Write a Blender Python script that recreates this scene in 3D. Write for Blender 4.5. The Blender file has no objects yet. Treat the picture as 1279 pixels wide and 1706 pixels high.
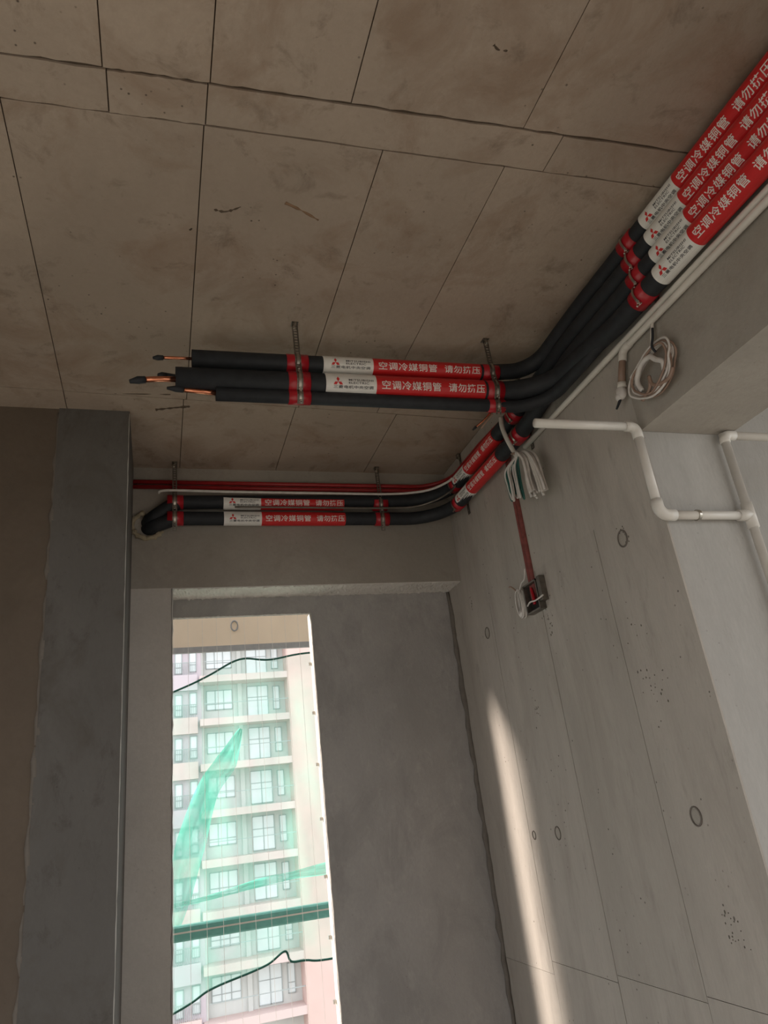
import bpy, bmesh, math, random
from mathutils import Vector, Matrix, Quaternion
random.seed(7)
PI = math.pi
V = Vector
S = bpy.context.scene
COL = S.collection

# ------------------------------------------------------------------ camera
FPX = 1182.0
cd = bpy.data.cameras.new('camera'); cam = bpy.data.objects.new('camera', cd); COL.objects.link(cam)
cd.sensor_fit = 'VERTICAL'; cd.sensor_height = 24.0; cd.lens = FPX / 1706.0 * 24.0
cd.clip_start = 0.02; cd.clip_end = 500
yv = V((265 - 640, 1387 - 853, FPX)).normalized()          # room depth axis seen by the camera (x right, y down, z ahead)
zv = V((287 - 640, -2000 - 853, FPX)).normalized()         # vertical
zv = (zv - yv * yv.dot(zv)).normalized(); xv = yv.cross(zv)
if xv.x < 0: xv = -xv
right = V((xv.x, yv.x, zv.x)); down = V((xv.y, yv.y, zv.y)); fwd = V((xv.z, yv.z, zv.z))
m = Matrix((right, -down, -fwd)).transposed().to_4x4()
m.translation = V((0, 0, 1.45)); cam.matrix_world = m
S.camera = cam

# ------------------------------------------------------------------ sky, sun, exposure
w = bpy.data.worlds.new('hazy_sky'); S.world = w; w.use_nodes = True
bg = w.node_tree.nodes['Background']; bg.inputs[0].default_value = (0.96, 0.98, 1.0, 1); bg.inputs[1].default_value = 1.0
sd = bpy.data.lights.new('sun', 'SUN'); sun = bpy.data.objects.new('sun', sd); COL.objects.link(sun)
sd.energy = 3.8; sd.color = (1.0, 0.89, 0.80); sd.angle = math.radians(8.0)
sun.rotation_euler = V((0.677, -0.25, -0.43)).to_track_quat('-Z', 'Y').to_euler(); sun.location = (-8, 6, 9)
def portal(name, loc, direction, sx, sy):
    d = bpy.data.lights.new(name, 'AREA'); o = bpy.data.objects.new(name, d); COL.objects.link(o)
    d.shape = 'RECTANGLE'; d.size = sx; d.size_y = sy; d.cycles.is_portal = True
    o.location = loc; o.rotation_euler = V(direction).to_track_quat('-Z', 'Z').to_euler()
portal('daylight_window', (0.35, 3.22, 1.1), (0, -1, 0), 0.75, 2.3)
portal('daylight_side', (-1.78, -0.3, 1.05), (1, 0, 0), 3.0, 2.1)
portal('daylight_next_back', (3.0, -2.45, 1.38), (0, 1, 0), 2.2, 2.76)
portal('daylight_next_side', (4.08, -0.3, 1.38), (-1, 0, 0), 4.0, 2.76)
S.view_settings.view_transform = 'Standard'; S.view_settings.look = 'None'; S.view_settings.gamma = 1
S.view_settings.use_curve_mapping = False
S.view_settings.exposure = 1.15

# ------------------------------------------------------------------ materials
def mat(name):
    m = bpy.data.materials.new(name); m.use_nodes = True
    nt = m.node_tree; return m, nt, nt.nodes['Principled BSDF']
def plain(name, col, rough=0.5, metal=0.0, spec=0.5, var=0.08, scale=40):
    m, nt, b = mat(name)
    tc = nt.nodes.new('ShaderNodeTexCoord'); n = nt.nodes.new('ShaderNodeTexNoise')
    n.inputs['Scale'].default_value = scale; n.inputs['Detail'].default_value = 4
    nt.links.new(tc.outputs['Object'], n.inputs['Vector'])
    r = nt.nodes.new('ShaderNodeValToRGB')
    r.color_ramp.elements[0].position = 0.3; r.color_ramp.elements[1].position = 0.7
    r.color_ramp.elements[0].color = (*[c * (1 - var) for c in col], 1); r.color_ramp.elements[1].color = (*[min(1, c * (1 + var)) for c in col], 1)
    nt.links.new(n.outputs[0], r.inputs[0]); nt.links.new(r.outputs[0], b.inputs['Base Color'])
    b.inputs['Roughness'].default_value = rough; b.inputs['Metallic'].default_value = metal
    b.inputs['Specular IOR Level'].default_value = spec
    return m
def concrete(name, base, stain, dark, stain_amt=0.5, pits=0.5, stretch=(1, 1, 1), bump=0.25, scale=1.0, rough=0.85, piece=0.06):
    m, nt, b = mat(name); N = nt.nodes.new; L = nt.links.new
    tc = N('ShaderNodeTexCoord'); mp = N('ShaderNodeMapping'); mp.inputs['Scale'].default_value = stretch
    geo = N('ShaderNodeNewGeometry'); L(geo.outputs['Position'], mp.inputs['Vector'])
    def noise(sc, det=6, ro=0.6, dist=0.0):
        n = N('ShaderNodeTexNoise'); n.inputs['Scale'].default_value = sc * scale; n.inputs['Detail'].default_value = det
        n.inputs['Roughness'].default_value = ro; n.inputs['Distortion'].default_value = dist
        L(mp.outputs[0], n.inputs['Vector']); return n.outputs[0]
    def ramp(s, a, bb, c0=0.0, c1=1.0):
        r = N('ShaderNodeMapRange'); r.inputs[1].default_value = a; r.inputs[2].default_value = bb
        r.inputs[3].default_value = c0; r.inputs[4].default_value = c1; L(s, r.inputs[0]); return r.outputs[0]
    def mix(f, a, bb, blend='MIX'):
        x = N('ShaderNodeMix'); x.data_type = 'RGBA'; x.blend_type = blend
        if isinstance(f, float): x.inputs[0].default_value = f
        else: L(f, x.inputs[0])
        for k, s in ((6, a), (7, bb)):
            if isinstance(s, tuple): x.inputs[k].default_value = (*s, 1)
            else: L(s, x.inputs[k])
        return x.outputs[2]
    big = ramp(noise(1.6, 5, 0.6, 0.3), 0.3, 0.7)
    c = mix(big, tuple(x * 0.86 for x in base), tuple(x * 1.12 for x in base))
    c = mix(ramp(noise(3.3, 8, 0.68, 0.6), 0.49, 0.66, 0, stain_amt), c, stain)
    c = mix(ramp(noise(9.0, 8, 0.7, 0.4), 0.56, 0.70, 0, stain_amt * 0.8), c, dark)
    c = mix(ramp(noise(60, 4, 0.7), 0.35, 0.65, 0, 0.22), c, tuple(x * 0.72 for x in base))
    vo = N('ShaderNodeTexVoronoi'); vo.inputs['Scale'].default_value = 34 * scale; L(geo.outputs['Position'], vo.inputs['Vector'])
    pit = ramp(vo.outputs['Distance'], 0.06, 0.12, 1, 0)
    mm = N('ShaderNodeMath'); mm.operation = 'MULTIPLY'; L(pit, mm.inputs[0]); L(ramp(noise(5, 3), 0.52, 0.62, 0, pits), mm.inputs[1])
    c = mix(mm.outputs[0], c, tuple(x * 0.3 for x in dark))
    oi = N('ShaderNodeObjectInfo'); c = mix(1.0, c, mix(oi.outputs['Random'], (1 - piece,) * 3, (1 + 0 * piece,) * 3), 'MULTIPLY')
    L(c, b.inputs['Base Color']); b.inputs['Roughness'].default_value = rough; b.inputs['Specular IOR Level'].default_value = 0.25
    bp = N('ShaderNodeBump'); bp.inputs['Strength'].default_value = bump; bp.inputs['Distance'].default_value = 0.01
    L(noise(28, 8, 0.7), bp.inputs['Height']); L(bp.outputs[0], b.inputs['Normal'])
    return m
M = {}
M['ceil'] = concrete('ceiling_concrete', (0.41, 0.33, 0.262), (0.26, 0.172, 0.115), (0.12, 0.085, 0.06), 0.65, 0.8)
M['wall'] = concrete('wall_concrete', (0.455, 0.41, 0.36), (0.34, 0.30, 0.26), (0.24, 0.21, 0.18), 0.5, 0.9, (1, 2.4, 0.5))
M['jamb'] = concrete('jamb_concrete', (0.46, 0.44, 0.41), (0.40, 0.37, 0.34), (0.30, 0.27, 0.24), 0.3, 0.3, (2.2, 1, 0.6))
M['beam'] = concrete('beam_concrete', (0.38, 0.345, 0.30), (0.29, 0.25, 0.21), (0.22, 0.19, 0.16), 0.4, 0.3)
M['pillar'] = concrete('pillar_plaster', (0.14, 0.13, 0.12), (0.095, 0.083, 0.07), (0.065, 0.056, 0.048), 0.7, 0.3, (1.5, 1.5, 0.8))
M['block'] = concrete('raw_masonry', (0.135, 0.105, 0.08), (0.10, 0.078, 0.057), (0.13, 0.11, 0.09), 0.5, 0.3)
M['recess'] = concrete('dark_render', (0.40, 0.38, 0.36), (0.27, 0.255, 0.245), (0.50, 0.47, 0.44), 0.55, 0.3, (1.6, 1.6, 1))
M['floor'] = concrete('floor_concrete', (0.36, 0.34, 0.31), (0.30, 0.27, 0.24), (0.26, 0.23, 0.2), 0.4, 0.3)
M['pale_floor_jamb'] = concrete('pale_jamb_and_bounce_floor', (0.60, 0.56, 0.51), (0.52, 0.48, 0.43), (0.42, 0.38, 0.33), 0.3, 0.2)  # for the jamb wall, and the unseen floor paled to bounce light
M['plaster'] = concrete('rough_plaster', (0.78, 0.74, 0.69), (0.66, 0.61, 0.56), (0.5, 0.46, 0.42), 0.4, 0.1, bump=0.8, scale=2.0)
M['seam'] = plain('seam_dark', (0.10, 0.075, 0.055), 0.95, spec=0.1)
M['seamw'] = plain('wall_seam', (0.17, 0.15, 0.13), 0.95, spec=0.1)
M['scarm'] = plain('rust_scar', (0.24, 0.15, 0.095), 0.95, spec=0.1)
M['beige'] = plain('beige_paint', (0.82, 0.69, 0.55), 0.8, var=0.05, scale=6)
M['shade_patch'] = plain('shade_and_patch_grey', (0.33, 0.33, 0.34), 0.6)  # grey for the painted underside shade and for the hole patch
M['black'] = plain('black_foam', (0.022, 0.024, 0.028), 0.62, spec=0.35, var=0.2)
M['tape'] = plain('red_tape', (0.42, 0.012, 0.022), 0.28, spec=0.5)
M['redlab'] = plain('red_label', (0.60, 0.02, 0.022), 0.35, spec=0.5, var=0.04)
M['whitelab'] = plain('white_label', (0.80, 0.78, 0.74), 0.4, var=0.04)
M['ink'] = plain('dark_ink', (0.06, 0.06, 0.065), 0.5)
M['logo'] = plain('red_ink', (0.62, 0.03, 0.03), 0.4)
M['letter'] = plain('white_ink', (0.80, 0.74, 0.70), 0.5)
M['copper'] = plain('copper', (0.78, 0.30, 0.17), 0.25, metal=1.0)
M['steel'] = plain('galvanised', (0.48, 0.45, 0.40), 0.3, metal=1.0, var=0.2)
M['strap'] = plain('strap_steel', (0.20, 0.18, 0.155), 0.45, metal=0.8, var=0.25)
M['pvc'] = plain('white_pvc', (0.66, 0.62, 0.56), 0.4, var=0.06, scale=12)
M['redpvc'] = plain('red_pvc', (0.36, 0.02, 0.022), 0.35, var=0.1)
M['darkred'] = plain('dusty_red_pvc', (0.21, 0.055, 0.045), 0.7, var=0.25)
M['wire'] = plain('white_wire', (0.66, 0.62, 0.58), 0.45, var=0.1)
M['green'] = plain('green_wire', (0.02, 0.11, 0.09), 0.45)
M['brownw'] = plain('brown_wire', (0.30, 0.2, 0.15), 0.5)
M['foam'] = concrete('dried_foam', (0.55, 0.46, 0.32), (0.4, 0.33, 0.22), (0.3, 0.24, 0.16), 0.4, 0, bump=0.8, scale=4)
M['dark'] = plain('recess_shade_black', (0.02, 0.018, 0.016), 0.9)  # near-black puts the shade inside the junction box into its colour
M['rail'] = plain('green_painted_steel', (0.14, 0.40, 0.35), 0.4, spec=0.5)
M['rope'] = plain('green_rope', (0.015, 0.09, 0.07), 0.8)
M['facade'] = plain('facade_grey', (0.58, 0.60, 0.58), 0.9, var=0.05, scale=1)
M['pink'] = plain('facade_pink', (0.66, 0.49, 0.45), 0.9, var=0.04, scale=0.6)
M['band'] = plain('slab_band', (0.66, 0.53, 0.51), 0.9, var=0.04)
M['mauve'] = plain('facade_mauve', (0.56, 0.50, 0.54), 0.9, var=0.05)
M['winframe'] = plain('window_frame', (0.36, 0.40, 0.40), 0.5)  # lightened so that the haze sits in the frame colour
M['ground'] = plain('ground', (0.22, 0.22, 0.19), 0.95, scale=0.2)
def glass_mat():
    m, nt, b = mat('painted_sky_pane'); b.inputs['Base Color'].default_value = (0.70, 0.77, 0.78, 1); b.inputs['Roughness'].default_value = 0.08  # pale base colour paints in the reflected sky
    b.inputs['Specular IOR Level'].default_value = 1.0; return m
M['pane'] = glass_mat()
def net_mat(name, col, dens):
    m, nt, b = mat(name); N = nt.nodes.new; L = nt.links.new
    out = nt.nodes['Material Output']; tr = N('ShaderNodeBsdfTransparent'); tl = N('ShaderNodeBsdfTranslucent'); df = N('ShaderNodeBsdfDiffuse')
    tl.inputs[0].default_value = (*col, 1); df.inputs[0].default_value = (*col, 1)
    a = N('ShaderNodeMixShader'); a.inputs[0].default_value = 0.6; L(df.outputs[0], a.inputs[1]); L(tl.outputs[0], a.inputs[2])
    geo = N('ShaderNodeNewGeometry'); n = N('ShaderNodeTexNoise'); n.inputs['Scale'].default_value = 7; L(geo.outputs['Position'], n.inputs['Vector'])
    r = N('ShaderNodeMapRange'); r.inputs[1].default_value = 0.3; r.inputs[2].default_value = 0.7; r.inputs[3].default_value = dens * 0.6; r.inputs[4].default_value = dens * 1.4
    L(n.outputs[0], r.inputs[0]); x = N('ShaderNodeMixShader'); L(r.outputs[0], x.inputs[0]); L(tr.outputs[0], x.inputs[1]); L(a.outputs[0], x.inputs[2])
    L(x.outputs[0], out.inputs[0]); return m
M['net'] = net_mat('green_net', (0.24, 0.74, 0.58), 0.24)
M['net2'] = net_mat('green_net_folded', (0.18, 0.70, 0.54), 0.60)

# ------------------------------------------------------------------ helpers
def link(name, me, material, parent=None, smooth=False):
    o = bpy.data.objects.new(name, me); COL.objects.link(o)
    if material and not me.materials: me.materials.append(material)
    if smooth: me.polygons.foreach_set('use_smooth', [True] * len(me.polygons))
    if parent: o.parent = parent
    return o
def obj(name, bm, material, parent=None, smooth=False):
    """bm is in world space; a child's mesh is stored relative to its parent's place"""
    off = V((0, 0, 0)); p = parent
    while p: off += p.location; p = p.parent
    if off.length: bmesh.ops.translate(bm, verts=bm.verts, vec=-off)
    bmesh.ops.recalc_face_normals(bm, faces=bm.faces)
    me = bpy.data.meshes.new(name); bm.to_mesh(me); bm.free()
    return link(name, me, material, parent, smooth)
def tag(o, label, cat, group=None):
    o['label'] = label; o['category'] = cat
    if group: o['group'] = group
    return o
def thing(name, label, cat, loc, group=None):
    o = bpy.data.objects.new(name, None); COL.objects.link(o); o.location = loc; o.empty_display_size = 0.05
    return tag(o, label, cat, group)
def struct(name, bm, material):
    o = obj(name, bm, material); o['kind'] = 'structure'; return o
def box(bm, x0, x1, y0, y1, z0, z1, bevel=0):
    vs = [bm.verts.new((x, y, z)) for x in (x0, x1) for y in (y0, y1) for z in (z0, z1)]
    fs = [bm.faces.new([vs[i] for i in q]) for q in ((0, 1, 3, 2), (4, 6, 7, 5), (0, 4, 5, 1), (2, 3, 7, 6), (0, 2, 6, 4), (1, 5, 7, 3))]
    if bevel:
        es = list({e for f in fs for e in f.edges}); bmesh.ops.bevel(bm, geom=es, offset=bevel, segments=1, affect='EDGES')
    return bm
def nb(*a, **k): return box(bmesh.new(), *a, **k)
def prism(bm, pts, z0, z1):
    a = [bm.verts.new((*p, z0)) for p in pts]; b = [bm.verts.new((*p, z1)) for p in pts]; n = len(pts)
    bm.faces.new(a); bm.faces.new(b)
    for i in range(n): bm.faces.new((a[i], a[(i + 1) % n], b[(i + 1) % n], b[i]))
    return bm
def fillet(pts, rads, n=10):
    """polyline with round corners"""
    P = [V(p) for p in pts]; out = [P[0]]
    for i in range(1, len(P) - 1):
        a, b, c = P[i - 1], P[i], P[i + 1]; r = rads[i - 1] if isinstance(rads, (list, tuple)) else rads
        u = (a - b).normalized(); v = (c - b).normalized(); ang = u.angle(v)
        if r <= 0 or ang > PI - 0.01: out.append(b); continue
        d = min(r / math.tan(ang / 2), (a - b).length * 0.49 if i > 1 else (a - b).length * 0.98, (c - b).length * 0.49 if i < len(P) - 2 else (c - b).length * 0.98)
        p0 = b + u * d; p2 = b + v * d; rr = d * math.tan(ang / 2)
        cen = b + (u + v).normalized() * (rr / math.sin(ang / 2)); e0 = p0 - cen; e1 = p2 - cen; tot = e0.angle(e1)
        for k in range(n + 1):
            t = k / n; out.append(cen + (e0 * math.sin((1 - t) * tot) + e1 * math.sin(t * tot)) / math.sin(tot))
    out.append(P[-1]); return out
def smooth_path(pts, n=6, closed=False):
    P = [V(p) for p in pts]; out = []; L = len(P)
    rng = range(L) if closed else range(L - 1)
    for i in rng:
        if closed: a, b, c, d = P[(i - 1) % L], P[i], P[(i + 1) % L], P[(i + 2) % L]
        else: a, b, c, d = P[max(i - 1, 0)], P[i], P[i + 1], P[min(i + 2, L - 1)]
        for k in range(n):
            t = k / n
            out.append(0.5 * ((2 * b) + (c - a) * t + (2 * a - 5 * b + 4 * c - d) * t * t + (3 * b - a - 3 * c + d) * t ** 3))
    if not closed: out.append(P[-1])
    return out
def tube(bm, path, r, seg=16, cap=True, closed=False, jitter=0.0, hollow=0.0):
    P = [V(p) for p in path]; n = len(P); rings = []; up = None; quat = None
    for i in range(n):
        if closed: t = (P[(i + 1) % n] - P[i - 1]).normalized()
        else: t = (P[min(i + 1, n - 1)] - P[max(i - 1, 0)]).normalized()
        if up is None:
            up = V((0, 0, 1)) if abs(t.z) < 0.9 else V((0, 1, 0))
        up = (up - t * up.dot(t)).normalized(); side = t.cross(up)
        ri = r[i] if isinstance(r, (list, tuple)) else r
        ri *= 1 + random.uniform(-jitter, jitter)
        rings.append([bm.verts.new(P[i] + (side * math.cos(2 * PI * k / seg) + up * math.sin(2 * PI * k / seg)) * ri) for k in range(seg)])
    for i in range(n if closed else n - 1):
        a, b = rings[i], rings[(i + 1) % n]
        for k in range(seg): bm.faces.new((a[k], a[(k + 1) % seg], b[(k + 1) % seg], b[k]))
    if cap and not closed: bm.faces.new(rings[0]); bm.faces.new(rings[-1])
    return bm
def nt_(path, r, **k): return tube(bmesh.new(), path, r, **k)
def ellipsoid(bm, c, r, seg=12):
    bmesh.ops.create_uvsphere(bm, u_segments=seg, v_segments=seg // 2 + 2, radius=1, matrix=Matrix.Translation(c) @ Matrix.Diagonal((*r, 1)))
    return bm

# ------------------------------------------------------------------ the shell
YO = 3.10                                                    # outer face of the window wall
ZC, XW, YR, YB, ZB = 2.90, 1.317, 2.884, 3.04, 2.356        # ceiling, right wall, rear beam face, recessed wall face, beam underside
fl = struct('floor', nb(-1.8, 1.6, -2.5, 3.2, -0.2, 0), M['floor'])
fl2 = struct('floor_next', nb(1.6, 4.1, -2.5, 3.2, -0.2, 0.0), M['pale_floor_jamb'])  # unseen floor, made paler to bounce light up to the door beam
ceil = struct('ceiling', nb(-1.8, 4.1, -2.5, 3.2, ZC + 0.006, ZC + 0.25), M['seam'])
def t1(x): return 1.067 - 0.040 * x
def t2(x): return 1.169 - 0.032 * x
def t3(x): return 2.318 + 0.035 * x
rows = [(lambda x: -2.5, lambda x: -1.25, (-1.8, -1.3, -0.9, -0.12, 0.40, 0.82, XW)),
        (lambda x: -1.25, lambda x: -0.06, (-1.8, -1.3, -0.9, -0.12, 0.094, 0.40, 0.82, XW)),
        (lambda x: -0.06, t1, (-1.8, -1.3, -0.9, -0.52, -0.12, 0.094, 0.40, 0.822, XW)),
        (t1, t2, (-1.8, -1.3, -0.9, -0.113, 0.09, 0.932, XW)),
        (t2, t3, (-1.8, -1.13, -0.73, -0.327, 0.087, 0.505, 0.825, XW)),
        (t3, lambda x: 2.96, (-1.8, -1.13, -0.73, -0.327, 0.077, 0.495, 0.91, XW))]
rr = random.Random(3)
for ri, (fa, fb, xs) in enumerate(rows):
    g0 = 0.0034 if ri == 3 else 0.0016; g1 = 0.0034 if ri == 2 else 0.0016
    for a, b in zip(xs[:-1], xs[1:]):
        a2, b2 = a + 0.0014, b - 0.0014; n = 14; pts = []
        wob = 0.0020 if ri in (2, 3) else 0.0004
        for k in range(n + 1):
            x = a2 + (b2 - a2) * k / n; pts.append((x, fa(x) + g0 + rr.uniform(-wob, wob)))
        for k in range(n + 1):
            x = b2 + (a2 - b2) * k / n; pts.append((x, fb(x) - g1 + rr.uniform(-wob, wob)))
        obj('panel', prism(bmesh.new(), pts, ZC + rr.uniform(-0.0008, 0.0008), ZC + 0.007), M['ceil'], ceil)
for a, b in ((1.63, 2.45), (2.45, 3.27), (3.27, 4.1)):
    obj('panel', nb(a + 0.001, b - 0.001, -2.5, 2.96, ZC, ZC + 0.007), M['ceil'], ceil)

def scar(pts, r, m, n=4):                                     # scuffs and honeycomb scars in the cast underside
    obj('scar', nt_(smooth_path([(x, y, ZC + 0.0012) for x, y in pts], n), [r * rr.uniform(0.3, 1.2) for _ in range((len(pts) - 1) * n + 1)], seg=6), m, ceil, True)
scar([(0.125, 1.405), (0.150, 1.408), (0.172, 1.398), (0.190, 1.385)], 0.0045, M['seam'])
scar([(0.300, 1.352), (0.345, 1.370), (0.395, 1.395)], 0.0050, M['scarm'])
scar([(-0.02, 2.40), (0.03, 2.385), (0.075, 2.372), (0.10, 2.366)], 0.007, M['seam'])
scar([(0.665, 0.858), (0.680, 0.866), (0.700, 0.864)], 0.0045, M['seam'])
scar([(0.069, 1.481), (0.071, 1.483)], 0.0055, M['seam'])
scar([(-0.16, 2.306), (-0.06, 2.298), (0.03, 2.292)], 0.0032, M['seam'])
# right wall: a core with cast panels standing proud of the joints
wr = struct('wall_right', nb(XW + 0.004, 1.617, 1.497, 3.2, 0, ZC), M['seamw'])
for (y0, y1, z0, z1) in ((1.4928, 1.82, 0, 0.915), (1.82, 2.225, 0, 0.9), (2.225, 2.635, 0, 0.88), (2.635, 3.2, 0, 0.84),
                         (1.4928, 1.82, 0.915, 2.18), (1.82, 2.225, 0.90, 2.18), (2.225, 2.635, 0.88, 2.18), (2.635, 3.2, 0.84, 2.18)):
    o = rr.uniform(-0.0008, 0.0008)
    obj('panel', nb(XW + o, XW + 0.006, y0 + 0.0011, y1 - 0.0011, z0 + 0.0008, z1 - (0.0008 if z1 < 2 else 0)), M['wall'], wr)
obj('panel', nb(XW, XW + 0.006, 1.4937, 3.2, 2.18, ZC), M['wall'], wr)
obj('jamb_face', nb(XW + 0.0015, 1.617, 1.4945, 1.499, 0, ZB), M['jamb'], wr)
def tie(y, z, r, dx=0.0):
    bm = bmesh.new(); c = V((XW - 0.0012, y, z))
    ring = [c + V((0, math.cos(t) * r, math.sin(t) * r * 1.15)) for t in [2 * PI * k / 20 for k in range(20)]]
    tube(bm, ring, 0.0022, seg=6, closed=True); obj('tie_hole_ring', bm, M['seamw'], wr, True)
    bm = bmesh.new(); ellipsoid(bm, c + V((0.001, 0, 0)), (0.002, r * 0.8, r * 0.95)); obj('tie_hole_plug', bm, M['beam'], wr, True)
for t in ((1.683, 1.332, 0.02), (2.42, 1.292, 0.018), (2.70, 2.066, 0.02), (1.69, 2.10, 0.022), (2.60, 1.285, 0.012)): tie(*t)
for (cy, cz_, sy, sz, n) in ((2.81, 2.24, 0.012, 0.05, 14), (1.678, 2.11, 0.022, 0.035, 16), (1.649, 1.08, 0.03, 0.045, 22), (2.41, 1.69, 0.02, 0.06, 16), (1.72, 1.72, 0.06, 0.14, 30), (2.20, 1.98, 0.03, 0.05, 14)):
    bm = bmesh.new()                                         # honeycomb pits where air was trapped against the form
    for _ in range(n):
        r_ = rr.uniform(0.0008, 0.0029); ellipsoid(bm, (XW - 0.0005, cy + rr.gauss(0, sy * 0.6), cz_ + rr.gauss(0, sz * 0.6)), (0.0012, r_, r_ * rr.uniform(0.8, 1.8)), 6)
    obj('pit_cluster', bm, M['seamw'], wr, True)['kind'] = 'stuff'
wb = struct('wall_beam', nb(XW, 1.63, -2.5, 1.4935, ZB, ZC + 0.004), M['beam'])
# rear beam, jamb wall and recessed window wall
wre = struct('wall_rear', nb(-0.113, XW - 0.0005, YR, YO, ZB, ZC + 0.004), M['beam'])
obj('jamb_wall', nb(-0.113, 0.045, YR, YO, 0, ZB), M['pale_floor_jamb'], wre)
bm = bmesh.new(); nx, ny = 160, 10; g = []                   # rough hacked plaster under the rear beam
for j in range(ny + 1):
    row = []
    for i in range(nx + 1):
        x = 0.046 + (1.3155 - 0.046) * i / nx; y = YR + 0.002 + (YB - YR) * j / ny
        row.append(bm.verts.new((x, y, ZB - 0.003 - abs(rr.gauss(0, 0.0022)) - 0.001 * math.sin(x * 90 + j))))
    g.append(row)
for j in range(ny):
    for i in range(nx): bm.faces.new((g[j][i], g[j][i + 1], g[j + 1][i + 1], g[j + 1][i]))
for i in range(nx):                                          # front and back lip so the plaster has thickness
    for j in (0, ny):
        a, b = g[j][i], g[j][i + 1]
        c = bm.verts.new((b.co.x, b.co.y, ZB)); d = bm.verts.new((a.co.x, a.co.y, ZB)); bm.faces.new((a, b, c, d))
obj('rough_plaster', bm, M['plaster'], wre)
WX0, WX1, WZ = 0.045, 0.640, 2.272
ww = struct('wall_window', nb(WX1, XW - 0.0005, YB, YO, 0, ZB - 0.0005), M['recess'])
obj('lintel', nb(0.0455, WX1, YB, YO - 0.04, WZ, ZB - 0.0005), M['recess'], ww)
def ragged(name, p0, p1, r, m, parent, n=60):                # ragged plaster bead along an edge
    p0, p1 = V(p0), V(p1); path = [p0.lerp(p1, k / n) + V((rr.uniform(-1, 1), rr.uniform(-1, 1), rr.uniform(-1, 1))) * r * 0.35 for k in range(n + 1)]
    return obj(name, nt_(path, [r * rr.uniform(0.6, 1.3) for _ in path], seg=6), m, parent, True)
ragged('edge_bead', (WX1, YB, 0.2), (WX1, YB, WZ), 0.003, M['plaster'], ww)
ragged('edge_bead', (0.05, YB, WZ), (WX1, YB, WZ), 0.003, M['plaster'], ww)
obj('reveal_plaster', nb(WX1 - 0.004, WX1, YB + 0.004, YO, 0, WZ), M['plaster'], ww)
for k in range(7):
    z = 2.05 - k * 0.21
    obj('frame_clip', nb(WX1 - 0.016, WX1 - 0.004, YO - 0.016, YO - 0.006, z, z + 0.012), M['steel'], ww)
ragged('corner_fillet', (XW - 0.004, YB - 0.004, 0.1), (XW - 0.004, YB - 0.004, ZB - 0.01), 0.013, M['seamw'], ww, 40)
# left pillar and raw masonry
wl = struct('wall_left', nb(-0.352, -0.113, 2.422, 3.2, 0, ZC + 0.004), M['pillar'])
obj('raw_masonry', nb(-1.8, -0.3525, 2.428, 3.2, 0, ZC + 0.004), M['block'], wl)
ragged('joint_mortar', (-0.353, 2.433, 0.1), (-0.353, 2.433, 2.88), 0.010, M['seamw'], wl, 70)
ragged('edge_bead', (-0.1135, 2.4225, 0.1), (-0.1135, 2.4225, 2.89), 0.0016, M['jamb'], wl, 80)
ragged('edge_bead', (0.045, YR, 0.1), (0.045, YR, ZB - 0.004), 0.003, M['jamb'], wre, 80)
ws = struct('wall_side', nb(-1.8, -1.6, 1.5, 2.43, -0.2, ZC + 0.005), M['wall'])
obj('head', nb(-1.8, -1.6, -2.3, 1.5, 2.1, ZC + 0.005), M['wall'], ws)
obj('pier', nb(-1.8, -1.6, -2.3, -1.8, 0, 2.1), M['wall'], ws)
wbk = struct('wall_back', nb(-1.8, 1.9, -2.5, -2.3, -0.2, ZC + 0.005), M['wall'])
# the neighbouring room through the opening on the right
obj('head', nb(1.9, 4.1, -2.5, -2.3, 2.78, ZC + 0.005), M['wall'], wbk)
wns = struct('wall_next_side', nb(3.95, 4.1, -2.3, 1.8, 2.78, ZC + 0.004), M['wall'])
wn = struct('wall_next_rear', nb(1.617, 4.1, 1.80, 1.95, 0, ZC + 0.004), M['jamb'])

# ------------------------------------------------------------------ lettering
def text_mesh(s, size):
    c = bpy.data.curves.new('lettering', 'FONT'); c.body = s; c.size = size; c.resolution_u = 2; c.align_x = 'LEFT'; c.offset = 0.012; c.space_character = 1.08
    o = bpy.data.objects.new('lettering', c); COL.objects.link(o)
    dg = bpy.context.evaluated_depsgraph_get(); me = bpy.data.meshes.new_from_object(o.evaluated_get(dg))
    bpy.data.objects.remove(o); bpy.data.curves.remove(c); return me
_txt = {}
def text_bm(s, x0, x1, y0, y1):
    """flat lettering scaled into the box x0..x1, y0..y1"""
    if s not in _txt: _txt[s] = text_mesh(s, 1.0)
    bm = bmesh.new(); bm.from_mesh(_txt[s]); xs = [v.co.x for v in bm.verts]; ys = [v.co.y for v in bm.verts]
    for v in bm.verts:
        v.co = V((x0 + (v.co.x - min(xs)) / (max(xs) - min(xs)) * (x1 - x0), y0 + (v.co.y - min(ys)) / (max(ys) - min(ys)) * (y1 - y0), 0))
    return bm
def wrap(bm, p0, t, h, a0, r, k=0.0012):
    """wrap flat u,v lettering round a pipe: u along t, v becomes the angle"""
    step = r * math.radians(14); vs = [v.co.y for v in bm.verts]
    q = math.floor(min(vs) / step) * step
    while q < max(vs):
        bmesh.ops.bisect_plane(bm, geom=bm.verts[:] + bm.edges[:] + bm.faces[:], plane_co=(0, q, 0), plane_no=(0, 1, 0)); q += step
    up = V((0, 0, 1)); up = (up - t * up.dot(t)).normalized()
    for v in bm.verts:
        a = a0 + v.co.y / r; v.co = p0 + t * v.co.x + (h * math.cos(a) + up * math.sin(a)) * (r + k)
    return bm
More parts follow.
